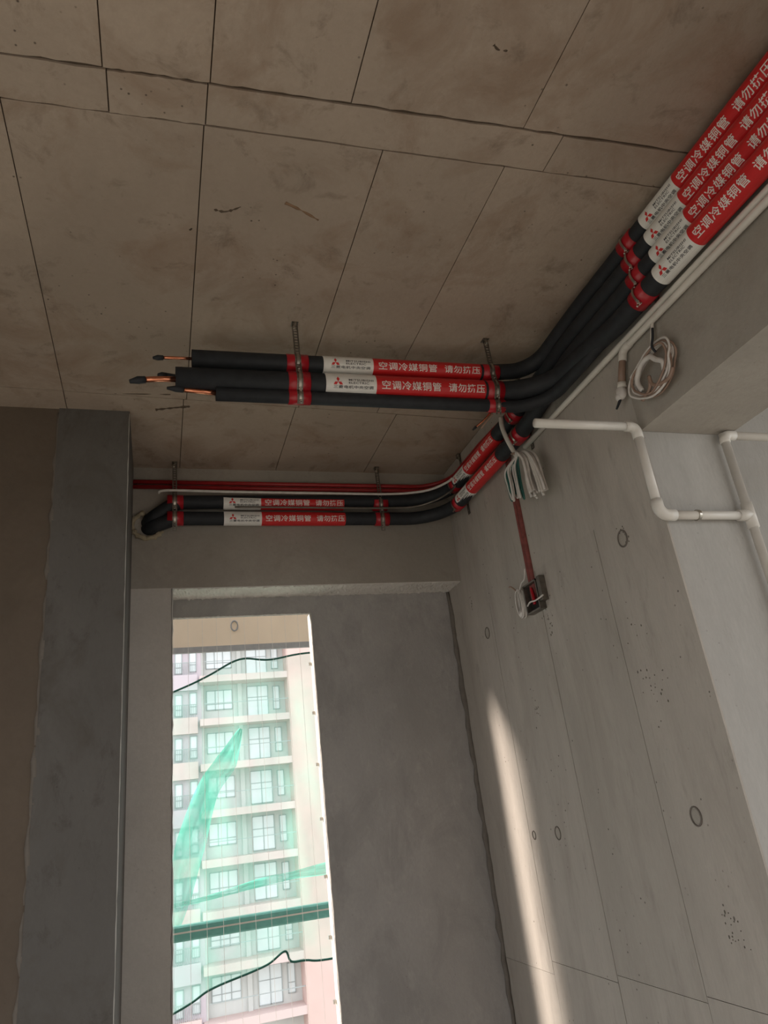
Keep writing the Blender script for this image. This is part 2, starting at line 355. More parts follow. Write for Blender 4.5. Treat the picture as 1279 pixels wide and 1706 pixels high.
def diamonds(x, y, s):
    bm = bmesh.new()
    for ang in (90, 210, 330):
        d = V((math.cos(math.radians(ang)), math.sin(math.radians(ang)), 0)); n = V((-d.y, d.x, 0)); c = V((x, y, 0))
        bm.faces.new([bm.verts.new(c + q) for q in (d * 0, d * s * 0.5 + n * s * 0.29, d * s, d * s * 0.5 - n * s * 0.29)])
    return bm
def label(pipe, p0, p1, h, a0, r):
    """white sleeve with the emblem, red sleeve with the warning, from p0 to p1"""
    p0, p1, h = V(p0), V(p1), V(h); t = (p1 - p0).normalized(); L = (p1 - p0).length; wl_ = L * 0.30; rs = r + 0.0012
    a0 = math.radians(a0)
    ws = obj('white_label', nt_([p0, p0 + t * wl_], rs, seg=32), M['whitelab'], pipe, False)
    rs_ = obj('red_label', nt_([p0 + t * wl_, p1], rs, seg=32), M['redlab'], pipe, False)
    hh = min(0.019, r * 0.62)                                 # half height of the printed field
    obj('emblem', wrap(diamonds(wl_ * 0.23, hh * 0.22, hh * 0.92), p0, t, h, a0, rs, 0.0008), M['logo'], ws)
    obj('lettering', wrap(text_bm('MITSUBISHI', wl_ * 0.44, wl_ * 0.93, hh * 0.42, hh * 0.78), p0, t, h, a0, rs, 0.0008), M['ink'], ws)
    obj('lettering', wrap(text_bm('ELECTRIC', wl_ * 0.44, wl_ * 0.84, hh * -0.08, hh * 0.28), p0, t, h, a0, rs, 0.0008), M['ink'], ws)
    obj('lettering', wrap(text_bm('三菱电机中央空调', wl_ * 0.14, wl_ * 0.93, hh * -0.85, hh * -0.32), p0, t, h, a0, rs, 0.0008), M['ink'], ws)
    q0 = p0 + t * wl_; RL = L - wl_; th = min(hh * 0.80, RL * 0.042)
    obj('lettering', wrap(text_bm('空调冷媒铜管', RL * 0.045, RL * 0.575, -th * 0.9, th * 1.0), q0, t, h, a0, rs, 0.0008), M['letter'], rs_)
    obj('lettering', wrap(text_bm('请勿挤压', RL * 0.645, RL * 0.985, -th * 0.9, th * 1.0), q0, t, h, a0, rs, 0.0008), M['letter'], rs_)
def band(pipe, p0, p1, r, name='red_tape'):
    return obj(name, nt_([p0, p1], r + 0.0018, seg=24), M['tape'], pipe, True)

# ------------------------------------------------------------------ insulated refrigerant pipes
YX = 1.852
H_X, H_Y = (0, -1, 0), (-1, 0, 0)
def pipe_root(lab, loc): return thing('refrigerant_pipe', lab, 'pipe', loc, 'insulated refrigerant pipes')
ZN = {'A': 2.853, 'B': 2.793, 'C': 2.733, 'D': 2.667}
RN = {'A': 0.0285, 'B': 0.0285, 'C': 0.0285, 'D': 0.0300}
XN = {'A': 1.284, 'B': 1.284, 'C': 1.282, 'D': 1.273}
Y0 = -1.6
X1z, X2z, X3z = (lambda x: 2.752 + 0.025 * (x - 0.086)), (lambda x: 2.677 + 0.024 * (x - 0.039)), (lambda x: 2.632 + 0.014 * (x - 0.15))
def near_dress(p, k):
    x, z, r = XN[k], ZN[k], RN[k]
    band(p, (x, 1.255, z), (x, 1.315, z), r)
    label(p, (x, 1.205, z), (x, 0.725, z), H_Y, -34, r)
    label(p, (x, 0.45, z), (x, -0.03, z), H_Y, -34, r)
def xrun_dress(p, zf, r, lab=True):
    for xc, hw in ((0.405, 0.034), (1.075, 0.030)): band(p, (xc - hw, YX, zf(xc - hw)), (xc + hw, YX, zf(xc + hw)), r)
    if lab: label(p, (0.487, YX, zf(0.487)), (1.035, YX, zf(1.035)), H_X, -22, r)
# top and thick pipes that turn across the ceiling
p = pipe_root('upper black insulated pipe across the ceiling with a lettered red sleeve', (0.6, YX, 2.77))
path = fillet([(XN['A'], Y0, ZN['A']), (XN['A'], 1.60, ZN['A']), (1.25, YX, 2.80), (1.06, YX, X1z(1.06)), (0.086, YX, X1z(0.086))], [0.5, 0.12, 0.3])
obj('insulation', nt_(path, 0.0275, seg=24), M['black'], p, True); near_dress(p, 'A'); xrun_dress(p, X1z, 0.0275)
ct = obj('copper_tube', nt_([(0.10, YX, 2.752), (0.03, YX, 2.750), (-0.005, YX, 2.748)], 0.0048, seg=12), M['copper'], p, True)
obj('tape_tip', nt_([(0.004, YX, 2.748), (-0.012, YX, 2.747), (-0.026, YX, 2.745)], [0.0075, 0.0085, 0.004], seg=10), M['black'], ct, True)
p = pipe_root('thickest black insulated pipe, lettered sleeve, running just below the upper ceiling pipe', (0.6, YX, 2.69))
path = fillet([(XN['D'], Y0, ZN['D']), (XN['D'], 1.42, ZN['D']), (1.258, YX, X2z(1.258)), (0.039, YX, X2z(0.039))], [0.5, 0.17], n=18)
obj('insulation', nt_(path, [0.030 if q.y < 1.55 else min(0.0355, 0.030 + (1.273 - q.x) * 0.06) for q in path], seg=28), M['black'], p, True); near_dress(p, 'D'); xrun_dress(p, X2z, 0.0355)
ct = obj('copper_tube', nt_([(0.06, YX - 0.006, 2.672), (-0.01, YX - 0.008, 2.667), (-0.055, YX - 0.01, 2.660)], 0.0085, seg=14), M['copper'], p, True)
obj('tape_tip', nt_([(-0.045, YX - 0.01, 2.661), (-0.065, YX - 0.01, 2.658), (-0.088, YX - 0.012, 2.650)], [0.0105, 0.012, 0.006], seg=10), M['black'], ct, True)
p = pipe_root('thin unlabelled black insulated pipe, lowest of the ceiling row, copper end bare', (0.6, YX, 2.64))
path = fillet([(1.272, 1.46, 2.664), (1.266, 1.60, 2.655), (1.252, YX - 0.004, 2.646), (0.95, YX, X3z(0.95)), (0.154, YX, X3z(0.154))], [0.4, 0.15, 0.3], n=16)
obj('insulation', nt_(path, [0.0215 if q.y > 1.62 else 0.019 for q in path], seg=20), M['black'], p, True); xrun_dress(p, X3z, 0.0215, False)
ct = obj('copper_tube', nt_([(0.17, YX, 2.634), (0.10, YX, 2.638), (0.05, YX, 2.641)], 0.0075, seg=12), M['copper'], p, True)
obj('tape_tip', nt_([(0.062, YX, 2.640), (0.04, YX, 2.642), (0.014, YX, 2.643)], [0.009, 0.010, 0.004], seg=10), M['black'], ct, True)
p = thing('refrigerant_pipe', 'slim black wrapped tube tip just above the thickest pipe end', 'pipe', (0.5, 1.905, 2.70), 'insulated refrigerant pipes')
obj('insulation', nt_(fillet([(1.15, 1.905, 2.716), (0.06, 1.905, 2.715), (0.012, 1.895, 2.714)], 0.2), 0.009, seg=12), M['black'], p, True)
obj('tape_tip', nt_([(0.014, 1.895, 2.714), (0.0, 1.893, 2.713), (-0.012, 1.89, 2.712)], [0.0095, 0.0105, 0.005], seg=10), M['black'], p, True)
# two pipes that carry on to the rear wall and turn along it
RY = 2.850
for k, zc, zr, lab in (('B', 2.745, 2.722, 'black insulated pipe along the rear beam, upper of its two, entering the foamed hole'),
                       ('C', 2.655, 2.648, 'black insulated pipe along the rear beam, lower of its two, entering the foamed hole')):
    p = pipe_root(lab, (0.5, RY, zr)); r = 0.0295; xc = 1.270
    path = fillet([(XN[k], Y0, ZN[k]), (XN[k], 1.68, ZN[k]), (xc, 2.02, zc + 0.003), (xc, RY, zc - 0.004), (0.06, RY, zr), (-0.045, RY + 0.012, 2.645 if k == 'B' else 2.612), (-0.07, RY + 0.15, 2.63)],
                  [0.6, 0.6, 0.20, 0.12, 0.05], n=12)
    obj('insulation', nt_(path, r, seg=24), M['black'], p, True); near_dress(p, k)
    z = zc
    band(p, (xc, 2.645, z - 0.003), (xc, 2.70, z - 0.003), r)
    label(p, (xc, 2.635, z), (xc, 2.215, z), H_Y, -26, r)
    band(p, (xc, 2.03, z + 0.002), (xc, 2.085, z + 0.002), r)
    for cx in (0.055, 0.957): band(p, (cx - 0.030, RY, zr), (cx + 0.035, RY, zr), r)
    label(p, (0.255, RY, zr), (0.785, RY, zr), H_X, -18, r)

# ------------------------------------------------------------------ perforated hangers with clips
def strap_mesh(path, wdir, w=0.019, t=0.0016, pitch=0.011):
    """perforated band: two rails and rungs swept along the path"""
    bm = bmesh.new(); P = [V(p) for p in path]; wd = V(wdir).normalized()
    nrm = [(wd.cross((P[min(i + 1, len(P) - 1)] - P[max(i - 1, 0)]).normalized())).normalized() * t / 2 for i in range(len(P))]
    for a, b in ((-0.5, -0.24), (0.24, 0.5)):
        rings = [[bm.verts.new(q + wd * w * a - n), bm.verts.new(q + wd * w * b - n), bm.verts.new(q + wd * w * b + n), bm.verts.new(q + wd * w * a + n)] for q, n in zip(P, nrm)]
        for i in range(len(rings) - 1):
            for k in range(4): bm.faces.new((rings[i][k], rings[i][(k + 1) % 4], rings[i + 1][(k + 1) % 4], rings[i + 1][k]))
        bm.faces.new(rings[0]); bm.faces.new(rings[-1])
    acc = 0.0
    for i in range(len(P) - 1):
        seg = (P[i + 1] - P[i]); l = seg.length; d = seg.normalized()
        while acc < l:
            c = P[i] + d * acc; n = wd.cross(d).normalized() * t / 2; hl = d * 0.0022
            q = [bm.verts.new(c + wd * w * s * 0.25 + e * hl + f * n) for f in (-1, 1) for s, e in ((-1, -1), (1, -1), (1, 1), (-1, 1))]
            for f in ((0, 1, 2, 3), (4, 5, 6, 7), (0, 1, 5, 4), (1, 2, 6, 5), (2, 3, 7, 6), (3, 0, 4, 7)): bm.faces.new([q[j] for j in f])
            acc += pitch
        acc -= l
    return bm
def arc_band(c, t, h, r, a0, a1, w=0.008, th=0.0016):
    """steel clip: part of a ring of width w round axis t"""
    bm = bmesh.new(); c, t, h = V(c), V(t), V(h); up = V((0, 0, 1)); n = 18; rings = []
    for k in range(n + 1):
        a = math.radians(a0 + (a1 - a0) * k / n); d = h * math.cos(a) + up * math.sin(a)
        rings.append([bm.verts.new(c + d * rr_ + t * s) for rr_, s in ((r, -w / 2), (r + th, -w / 2), (r + th, w / 2), (r, w / 2))])
    for i in range(n):
        for k in range(4): bm.faces.new((rings[i][k], rings[i][(k + 1) % 4], rings[i + 1][(k + 1) % 4], rings[i + 1][k]))
    bm.faces.new(rings[0]); bm.faces.new(rings[-1]); return bm
def bolt(c, d, r=0.005):
    bm = bmesh.new(); c, d = V(c), V(d).normalized()
    tube(bm, [c, c + d * 0.006], r * 1.5, seg=6); tube(bm, [c + d * 0.005, c + d * 0.018], r * 0.8, seg=8); return bm
def hanger(lab, axis, h, pipes, top, bottom, at, xc):
    """pipes: (across, z, r) from top to bottom; `h` points into the room; `at` is the place along the pipe axis"""
    t, h = V(axis), V(h)
    def P(across, z): # across = distance coordinate on the h axis
        return V((xc, across, z)) if abs(t.x) else V((across, xc, z))
    sgn = -1
    o = thing('pipe_hanger', lab, 'hanger', P(pipes[0][0], top), 'perforated steel pipe hangers')
    pts = []
    f = pipes[0][0] - pipes[0][2] - 0.004
    pts += [P(f + 0.012, top), P(f + 0.010, (top + pipes[0][1] + pipes[0][2]) / 2)]
    for i, (a, z, r) in enumerate(pipes):
        for an in (38, 15, -8, -30):
            an = math.radians(an); pts.append(P(a - (r + 0.0036) * math.cos(an), z + (r + 0.0036) * math.sin(an)))
    pts += [P(pipes[-1][0] - pipes[-1][2] * 0.55, bottom)]
    if not abs(t.x): f = XW - 0.0165; pts = [P(XW - 0.003, top - 0.002), P(XW - 0.003, (top + bottom) / 2), P(XW - 0.003, bottom)]
    obj('strap', strap_mesh(pts, t), M['strap'], o)
    foot = bmesh.new(); c = P(f + 0.012, top)
    obj('foot', nb(c.x - 0.011, c.x + 0.011, c.y - 0.011, c.y + 0.014, top - 0.002, top), M['strap'], o)
    obj('bolt', bolt(c + V((0, 0, -0.002)) + h * 0.004, (0, 0, -1)), M['steel'], o)
    obj('bolt', bolt(P(f + 0.010, top - 0.022) - t * 0.004, h), M['steel'], o)
    for (a, z, r) in pipes:
        obj('clip', arc_band(P(a, z), t, h, r + 0.0055, -62, 52), M['steel'], o)
        b = math.radians(-52); q = P(a - (r + 0.0065) * math.cos(b), z + (r + 0.0065) * math.sin(b)); q2 = h * math.cos(b) + V((0, 0, math.sin(b)))
        obj('bolt', bolt(q, q2, 0.0035), M['steel'], o)
    return o
for xc, lab in ((0.405, 'perforated steel strap clipped to the ceiling pipes near their bare copper ends'),
                (1.075, 'perforated steel strap clipped to the ceiling pipes beside their bend')):
    hanger(lab, (1, 0, 0), H_X, [(YX, X1z(xc), 0.0275), (YX, X2z(xc), 0.0355), (YX, X3z(xc), 0.0215)], ZC, 2.605, YX, xc)
for xc, lab in ((0.055, 'perforated steel strap on the rear beam beside the foamed hole'),
                (0.957, 'perforated steel strap on the rear beam near the right corner')):
    hanger(lab, (1, 0, 0), H_X, [(RY, 2.722, 0.0295), (RY, 2.648, 0.0295)], ZC, 2.585, RY, xc)
hanger('steel strap clipping the four red taped pipes high on the right wall', (0, 1, 0), H_Y, [(XN[k], ZN[k], RN[k]) for k in 'ABCD'], ZC - 0.0005, 2.625, 1.285, 1.285)
hanger('steel strap holding the two pipes in the corner by the rear beam', (0, 1, 0), H_Y, [(1.270, 2.742, 0.0295), (1.270, 2.652, 0.0295)], ZC, 2.60, 2.672, 2.672)
hanger('steel strap behind the pipe bend, at the end of the red lettered sleeves', (0, 1, 0), H_Y, [(1.270, 2.747, 0.0295), (1.270, 2.657, 0.0295)], ZC, 2.60, 2.057, 2.057)

# foam round the hole at the rear
bm = bmesh.new(); arc = []
for k in range(26):
    a = math.radians(100 + 235 * k / 25); arc.append((-0.052 + 0.062 * math.cos(a), YR - 0.002 - 0.012 * math.sin(k * 0.9) ** 2, 2.627 + 0.056 * math.sin(a)))
tube(bm, arc, [0.005 + 0.008 * abs(math.sin(k * 1.7)) for k in range(26)], seg=8, jitter=0.15)
tag(obj('foam_sealant', bm, M['foam'], None, True), 'ragged dried foam ring round the hole where the rear pipes enter', 'foam')

# ------------------------------------------------------------------ conduits and drain pipes
for dz, dy, lab in ((2.826, 2.236, 'upper of two red plastic conduits along the top of the rear beam'),
                    (2.803, 2.256, 'lower of two red plastic conduits along the top of the rear beam')):
    o = thing('electrical_conduit', lab, 'conduit', (0.5, YR - 0.011, dz), 'red plastic conduits')
    xw = XW - 0.003; k = 0 if dz > 2.81 else 1
    path = fillet([(-0.113, YR - 0.011, dz), (1.305 - 0.004 * k, YR - 0.011, dz), (1.305, 2.45, dz), (xw, dy + 0.002, dz - 0.004)], [0.16, 0.05], n=10)
    obj('conduit', nt_(path, 0.0095, seg=12), M['redpvc'], o, True)
    obj('drop', nt_(fillet([(xw, dy + 0.05, dz - 0.003), (xw, dy, dz - 0.004), (xw, dy + 0.006, 2.12), (xw - 0.002, dy + 0.004, 2.075)], [0.04, 0.02], n=8), 0.0095, seg=12), M['darkred'], o, True)
o = tag(obj('cable', nt_(smooth_path([(-0.01, 2.825, 2.752), (0.03, 2.812, 2.760), (0.3, 2.812, 2.757), (0.7, 2.812, 2.757), (0.98, 2.812, 2.757), (1.12, 2.79, 2.758), (1.19, 2.74, 2.755), (1.228, 2.665, 2.752), (1.236, 2.62, 2.750)]), 0.0055, seg=10), M['wire'], None, True),
        'thin off white cable running just above the rear black pipes', 'cable')
tag(obj('cable', nt_(smooth_path([(0.3, 2.812, 2.686), (0.7, 2.812, 2.686), (0.98, 2.812, 2.687), (1.11, 2.80, 2.69), (1.19, 2.745, 2.697), (1.232, 2.665, 2.703), (1.234, 2.60, 2.704)]), 0.0045, seg=10), M['strap'], None, True),
    'thin grey cable squeezed between the two rear black pipes', 'cable')
cz = ((2.628, 1.303), (2.606, 1.302))
o = thing('electrical_conduit', 'long upper white plastic conduit running under the red lettered pipes', 'conduit', (1.305, 1.2, 2.634), 'white conduits on the right wall')
obj('conduit', nt_([(cz[0][1], Y0, cz[0][0]), (cz[0][1], 1.5, cz[0][0]), (1.306, 1.8, 2.630), (1.306, 2.095, 2.628)], 0.0100, seg=14), M['pvc'], o, True)
o = thing('electrical_conduit', 'lower white plastic conduit that turns down beside the coiled wires', 'conduit', (1.306, 1.2, 2.611), 'white conduits on the right wall')
obj('conduit', nt_(fillet([(cz[1][1], Y0, cz[1][0]), (cz[1][1], 1.452, cz[1][0]), (1.300, 1.462, 2.585)], [0.012], n=6), 0.0100, seg=14), M['pvc'], o, True)
obj('elbow', nt_(fillet([(cz[1][1], 1.42, cz[1][0]), (cz[1][1], 1.455, cz[1][0]), (1.299, 1.464, 2.575)], [0.02], n=6), 0.0125, seg=14), M['pvc'], o, True)
obj('flexible_sleeve', nt_([(1.299, 1.464, 2.577), (1.297, 1.478, 2.545), (1.296, 1.490, 2.512)], [0.010, 0.0105, 0.011], seg=12), M['brownw'], o, True)
obj('collar', nt_([(1.296, 1.489, 2.517), (1.296, 1.493, 2.503)], 0.0135, seg=12), M['pvc'], o, True)
bm = bmesh.new(); ellipsoid(bm, (1.294, 1.500, 2.488), (0.014, 0.018, 0.022)); ellipsoid(bm, (1.289, 1.508, 2.478), (0.010, 0.014, 0.014))
obj('taped_end', bm, M['wire'], o, True)
obj('cable_tail', nt_([(1.290, 1.500, 2.474), (1.286, 1.514, 2.458), (1.285, 1.528, 2.448)], [0.0045, 0.004, 0.003], seg=8), M['black'], o, True)
# condensate drain
d = thing('drain_pipe', 'white plastic drain pipe stepping down across the end of the concrete wall', 'pipe', (1.285, 1.466, 2.10))
YD = 1.470
obj('pipe_run', nt_([(0.962, YD, 2.351), (1.268, YD, 2.355)], 0.0125, seg=18), M['pvc'], d, True)
obj('elbow', nt_(fillet([(1.248, YD, 2.355), (1.283, YD, 2.355), (1.283, YD, 2.318)], [0.02], n=8), 0.0148, seg=18), M['pvc'], d, True)
obj('pipe_run', nt_([(1.283, YD, 2.34), (1.283, YD, 2.10)], 0.0125, seg=18), M['pvc'], d, True)
obj('elbow', nt_(fillet([(1.283, YD, 2.128), (1.283, YD, 2.083), (1.330, YD, 2.083)], [0.026], n=8), 0.0160, seg=18), M['pvc'], d, True)
obj('pipe_run', nt_([(1.31, YD, 2.083), (1.56, YD, 2.083)], 0.0122, seg=18), M['pvc'], d, True)
obj('clip', arc_band((1.405, YD, 2.083), (1, 0, 0), (0, -1, 0), 0.0124, -170, 170, 0.008, 0.003), M['steel'], d)
obj('clip', nb(1.401, 1.409, YD + 0.012, 1.4925, 2.079, 2.087), M['steel'], d)
d = thing('drain_pipe', 'white vertical downpipe with a tee at the inner wall edge', 'pipe', (1.585, YD, 1.2))
obj('pipe_run', nt_([(1.585, YD, 2.345), (1.585, YD, 0.05)], 0.0125, seg=18), M['pvc'], d, True)
obj('tee', nt_([(1.585, YD, 2.12), (1.585, YD, 2.046)], 0.0160, seg=18), M['pvc'], d, True)
obj('tee_branch', nt_([(1.545, YD, 2.083), (1.585, YD, 2.083)], 0.0160, seg=18), M['pvc'], d, True)
obj('elbow', nt_(fillet([(1.585, YD, 2.315), (1.585, YD, 2.341), (1.625, YD, 2.341)], [0.02], n=8), 0.0148, seg=18), M['pvc'], d, True)
obj('pipe_run', nt_([(1.61, YD, 2.341), (2.6, YD, 2.341)], 0.0125, seg=18), M['pvc'], d, True)

# ------------------------------------------------------------------ loose wires
def wires(parent, loops, r, m, name='wire'):
    for L in loops: obj(name, nt_(smooth_path(L, 6), r, seg=7), m, parent, True)
c = thing('wire_coil', 'coiled white wires with rings hanging from the conduit on the beam', 'wires', (1.29, 1.35, 2.46))
rw = random.Random(11)
for k in range(7):
    pts = []; ph = rw.uniform(0, 0.8); rad = rw.uniform(0.056, 0.070); n = 15
    for i in range(n + 1):
        a = ph + 2 * PI * 1.12 * i / n
        rr2 = rad * (1 + 0.10 * math.sin(3 * a + ph))
        pts.append((1.296 - 0.004 * k + rw.uniform(-0.004, 0.004), 1.345 + rr2 * 1.35 * math.cos(a) + rw.uniform(-0.003, 0.003), 2.458 + rr2 * 0.92 * math.sin(a) - 0.012 * math.cos(a)))
    wires(c, [pts], 0.0032, M['wire'] if k % 3 else M['brownw'])
obj('wrapped_loop', nt_(smooth_path([(1.280, 1.40, 2.43), (1.277, 1.405, 2.465), (1.276, 1.375, 2.495), (1.275, 1.335, 2.497), (1.276, 1.315, 2.475), (1.277, 1.295, 2.455), (1.278, 1.298, 2.43)]), 0.0075, seg=10), M['wire'], c, True)
obj('wire', nt_(smooth_path([(1.280, 1.41, 2.405), (1.275, 1.365, 2.415), (1.272, 1.352, 2.445), (1.272, 1.35, 2.42), (1.274, 1.33, 2.405), (1.276, 1.29, 2.40), (1.28, 1.27, 2.42)]), 0.005, seg=8), M['brownw'], c, True)
obj('feed_wire', nt_(smooth_path([(1.304, 1.315, 2.605), (1.300, 1.325, 2.57), (1.296, 1.34, 2.53), (1.29, 1.36, 2.515)]), 0.005, seg=8), M['pvc'], c, True)
obj('tie', nt_(smooth_path([(1.268, 1.285, 2.555), (1.266, 1.292, 2.53), (1.262, 1.300, 2.505), (1.272, 1.303, 2.49)]), 0.0035, seg=8), M['black'], c, True)

c = thing('cable_bundle', 'bunched white and green wires hanging from a grey sheath below the pipe bend', 'wires', (1.225, 2.03, 2.55))
obj('sheath', nt_(smooth_path([(1.222, 2.083, 2.742), (1.215, 2.075, 2.70), (1.214, 2.058, 2.64), (1.222, 2.040, 2.575), (1.226, 2.034, 2.552)]), 0.0085, seg=12), M['pvc'], c, True)
obj('tie', nt_(smooth_path([(1.214, 2.045, 2.568), (1.213, 2.03, 2.562), (1.226, 2.018, 2.560), (1.24, 2.03, 2.563), (1.232, 2.046, 2.568), (1.214, 2.045, 2.568)]), 0.004, seg=8), M['brownw'], c, True)
for k in range(9):
    y = 2.075 + rw.uniform(-0.018, 0.03); zb = 2.40 + rw.uniform(0, 0.035); x = 1.222 + rw.uniform(-0.02, 0.02); wd = rw.uniform(0.008, 0.02)
    wires(c, [[(1.226, 2.034, 2.556), (x, y + wd, 2.52), (x, y + wd * 1.25, 2.46), (x, y + wd * 0.5, zb + 0.006), (x, y - 0.3 * wd, zb), (x - 0.004, y - wd, 2.46), (x, y - wd * 0.8, 2.52), (1.226, 2.03, 2.552)]], 0.0036, M['wire'] if k not in (1, 4, 6) else M['green'])
for k in range(5):
    y = 2.088 + 0.005 * k
    wires(c, [[(1.226, 2.034, 2.55), (1.215, y, 2.51), (1.213, y + 0.003, 2.46), (1.217, y - 0.002, 2.425)]], 0.0042, M['green'] if k < 4 else M['wire'])
for k in range(20):
    e = k / 19; yb = 2.000 - 0.085 * e + rw.uniform(-0.01, 0.01); zb = 2.368 + rw.uniform(-0.012, 0.02) + (0.012 if e < .2 else 0); x = 1.225 + rw.uniform(-0.025, 0.03)
    wires(c, [[(1.226, 2.032, 2.556), (x, 2.01 - 0.03 * e, 2.545), (x, 1.99 - 0.045 * e, 2.50), (x, yb + 0.008, zb + 0.05), (x, yb, zb)]], 0.0050, M['wire'] if k % 4 else M['pvc'])
c = thing('bare_wire_ends', 'short orange and black wire ends poking out beside the ceiling hanger', 'wires', (1.06, 1.885, 2.60))
obj('wire', nt_(smooth_path([(1.062, YX + 0.02, 2.628), (1.035, YX + 0.03, 2.602), (1.008, YX + 0.04, 2.582)]), 0.0035, seg=8), M['copper'], c, True)
obj('wire', nt_(smooth_path([(1.070, YX + 0.02, 2.625), (1.045, YX + 0.03, 2.598), (1.028, YX + 0.04, 2.578)]), 0.0032, seg=8), M['brownw'], c, True)
obj('tape_tip', nt_([(1.010, YX + 0.04, 2.584), (0.998, YX + 0.044, 2.573)], [0.005, 0.003], seg=8), M['black'], c, True)

# junction box in the right wall
b = thing('junction_box', 'small dark junction box set in the right wall below the red conduits', 'electrical box', (1.305, 2.235, 2.09))
obj('back', nb(1.3125, 1.316, 2.195, 2.285, 2.035, 2.135), M['dark'], b)
for (y0, y1, z0, z1) in ((2.19, 2.196, 2.035, 2.14), (2.284, 2.29, 2.035, 2.14), (2.19, 2.29, 2.030, 2.036), (2.19, 2.29, 2.134, 2.14)):
    obj('rim', nb(1.290, 1.316, y0, y1, z0, z1), M['strap'], b)
obj('side_plate', nb(1.293, 1.316, 2.165, 2.188, 2.055, 2.145), M['strap'], b)
obj('red_lead', nt_(smooth_path([(1.300, 2.245, 2.12), (1.296, 2.232, 2.085), (1.292, 2.228, 2.055)]), 0.006, seg=8), M['tape'], b, True)
obj('tie_wire', nt_(smooth_path([(1.286, 2.27, 2.06), (1.282, 2.24, 2.066), (1.284, 2.20, 2.062), (1.29, 2.155, 2.068)]), 0.003, seg=6), M['wire'], b, True)
c = thing('wire_coil', 'small coil of white wire hanging from the junction box', 'wires', (1.30, 2.335, 2.09))
for k in range(5):
    pts = []; ph = rw.uniform(0, 6)
    for i in range(13):
        a = ph + 2 * PI * i / 12; pts.append((1.304 - 0.004 * k, 2.335 + (0.024 + 0.003 * math.sin(k)) * math.cos(a), 2.088 + (0.050 + 0.004 * math.cos(2 * k)) * math.sin(a)))
    wires(c, [pts], 0.0026, M['wire'] if k != 2 else M['pvc'])
obj('lead', nt_(smooth_path([(1.298, 2.33, 2.135), (1.294, 2.30, 2.155), (1.294, 2.27, 2.165), (1.296, 2.255, 2.20)]), 0.003, seg=6), M['wire'], c, True)
obj('lead', nt_(smooth_path([(1.298, 2.345, 2.135), (1.292, 2.375, 2.165), (1.29, 2.39, 2.17)]), 0.003, seg=6), M['brownw'], c, True)
obj('wire_wrap', nt_([(1.296, 2.336, 2.060), (1.296, 2.336, 2.040)], 0.012, seg=10), M['wire'], c, True)

# ------------------------------------------------------------------ outside the window
tb = struct('trim_1', nb(-0.7, 3.2, 3.65, 3.70, 2.284, 3.05), M['beige'])
obj('underside_shade_strip', nb(-0.7, 3.2, 3.645, 3.665, 2.256, 2.284), M['shade_patch'], tb)  # grey strip standing for the shade under the beam
ring = [V((0.365 + 0.017 * math.cos(t), 3.649, 2.385 + 0.026 * math.sin(t))) for t in [2 * PI * k / 18 for k in range(18)]]
obj('hole_patch', tube(bmesh.new(), ring, 0.0035, seg=6, closed=True, jitter=0.3), M['shade_patch'], tb, True)
struct('trim_2', nb(-0.7, 3.2, 3.2, 3.9, -0.2, 0.0), M['floor'])
r = thing('guard_rail', 'green painted steel guard rail crossing outside the window', 'railing', (0.4, 3.5, 0))
obj('top_rail', nb(-0.65, 3.2, 3.475, 3.525, 1.026, 1.084, bevel=0.006), M['rail'], r)
obj('edge_highlight', nb(-0.65, 3.2, 3.471, 3.476, 1.056, 1.062), M['pvc'], r)  # thin white strip painting the bright highlight along the rail
for x in (-0.6, 1.2, 3.15): obj('post', nb(x - 0.02, x + 0.02, 3.48, 3.52, 0, 1.026), M['rail'], r)
g = thing('cable_grille', 'fine vertical steel cables strung across the window opening', 'grille', (0.4, 3.43, 0.0))
for k in range(11):
    x = 0.06 + k * 0.066; obj('cable', nt_([(x, 3.43, 0.0), (x, 3.43, 2.9)], 0.0007, seg=5), M['wire'], g)
nt2 = thing('safety_net', 'pale green construction safety net hanging outside the window', 'net', (0.4, 3.58, 1.4))
YN = 3.60
top = [(-0.5, 1.86), (0.06, 2.06), (0.22, 2.125), (0.38, 2.20), (0.53, 2.19), (0.76, 2.215), (1.3, 2.20)]
bot = [(-0.5, 0.60), (0.06, 0.76), (0.21, 0.82), (0.38, 0.855), (0.46, 0.875), (0.53, 0.91), (0.555, 0.868), (0.62, 0.862), (0.75, 0.85), (1.3, 0.86)]
def interp(tab, x):
    for (a, za), (b_, zb) in zip(tab[:-1], tab[1:]):
        if a <= x <= b_: return za + (zb - za) * (x - a) / (b_ - a)
    return tab[-1][1]
bm = bmesh.new(); grid = []
for i in range(91):
    x = -0.5 + 1.8 * i / 90; col = []
    for j in range(31):
        s = j / 30; z = interp(top, x) * (1 - s) + interp(bot, x) * s
        col.append(bm.verts.new((x, YN + 0.035 * math.sin(x * 17 + s * 4) * math.sin(PI * s) + 0.018 * math.sin(x * 41 - s * 9) * math.sin(PI * s), z)))
    grid.append(col)
for i in range(90):
    for j in range(30): bm.faces.new((grid[i][j], grid[i + 1][j], grid[i + 1][j + 1], grid[i][j + 1]))
obj('netting', bm, M['net'], nt2, True)
obj('edge_rope', nt_(smooth_path([(x, YN, z) for x, z in top], 8), 0.0048, seg=8), M['rope'], nt2, True)
obj('edge_rope', nt_(smooth_path([(x, YN, z) for x, z in bot], 8), 0.0046, seg=8), M['rope'], nt2, True)
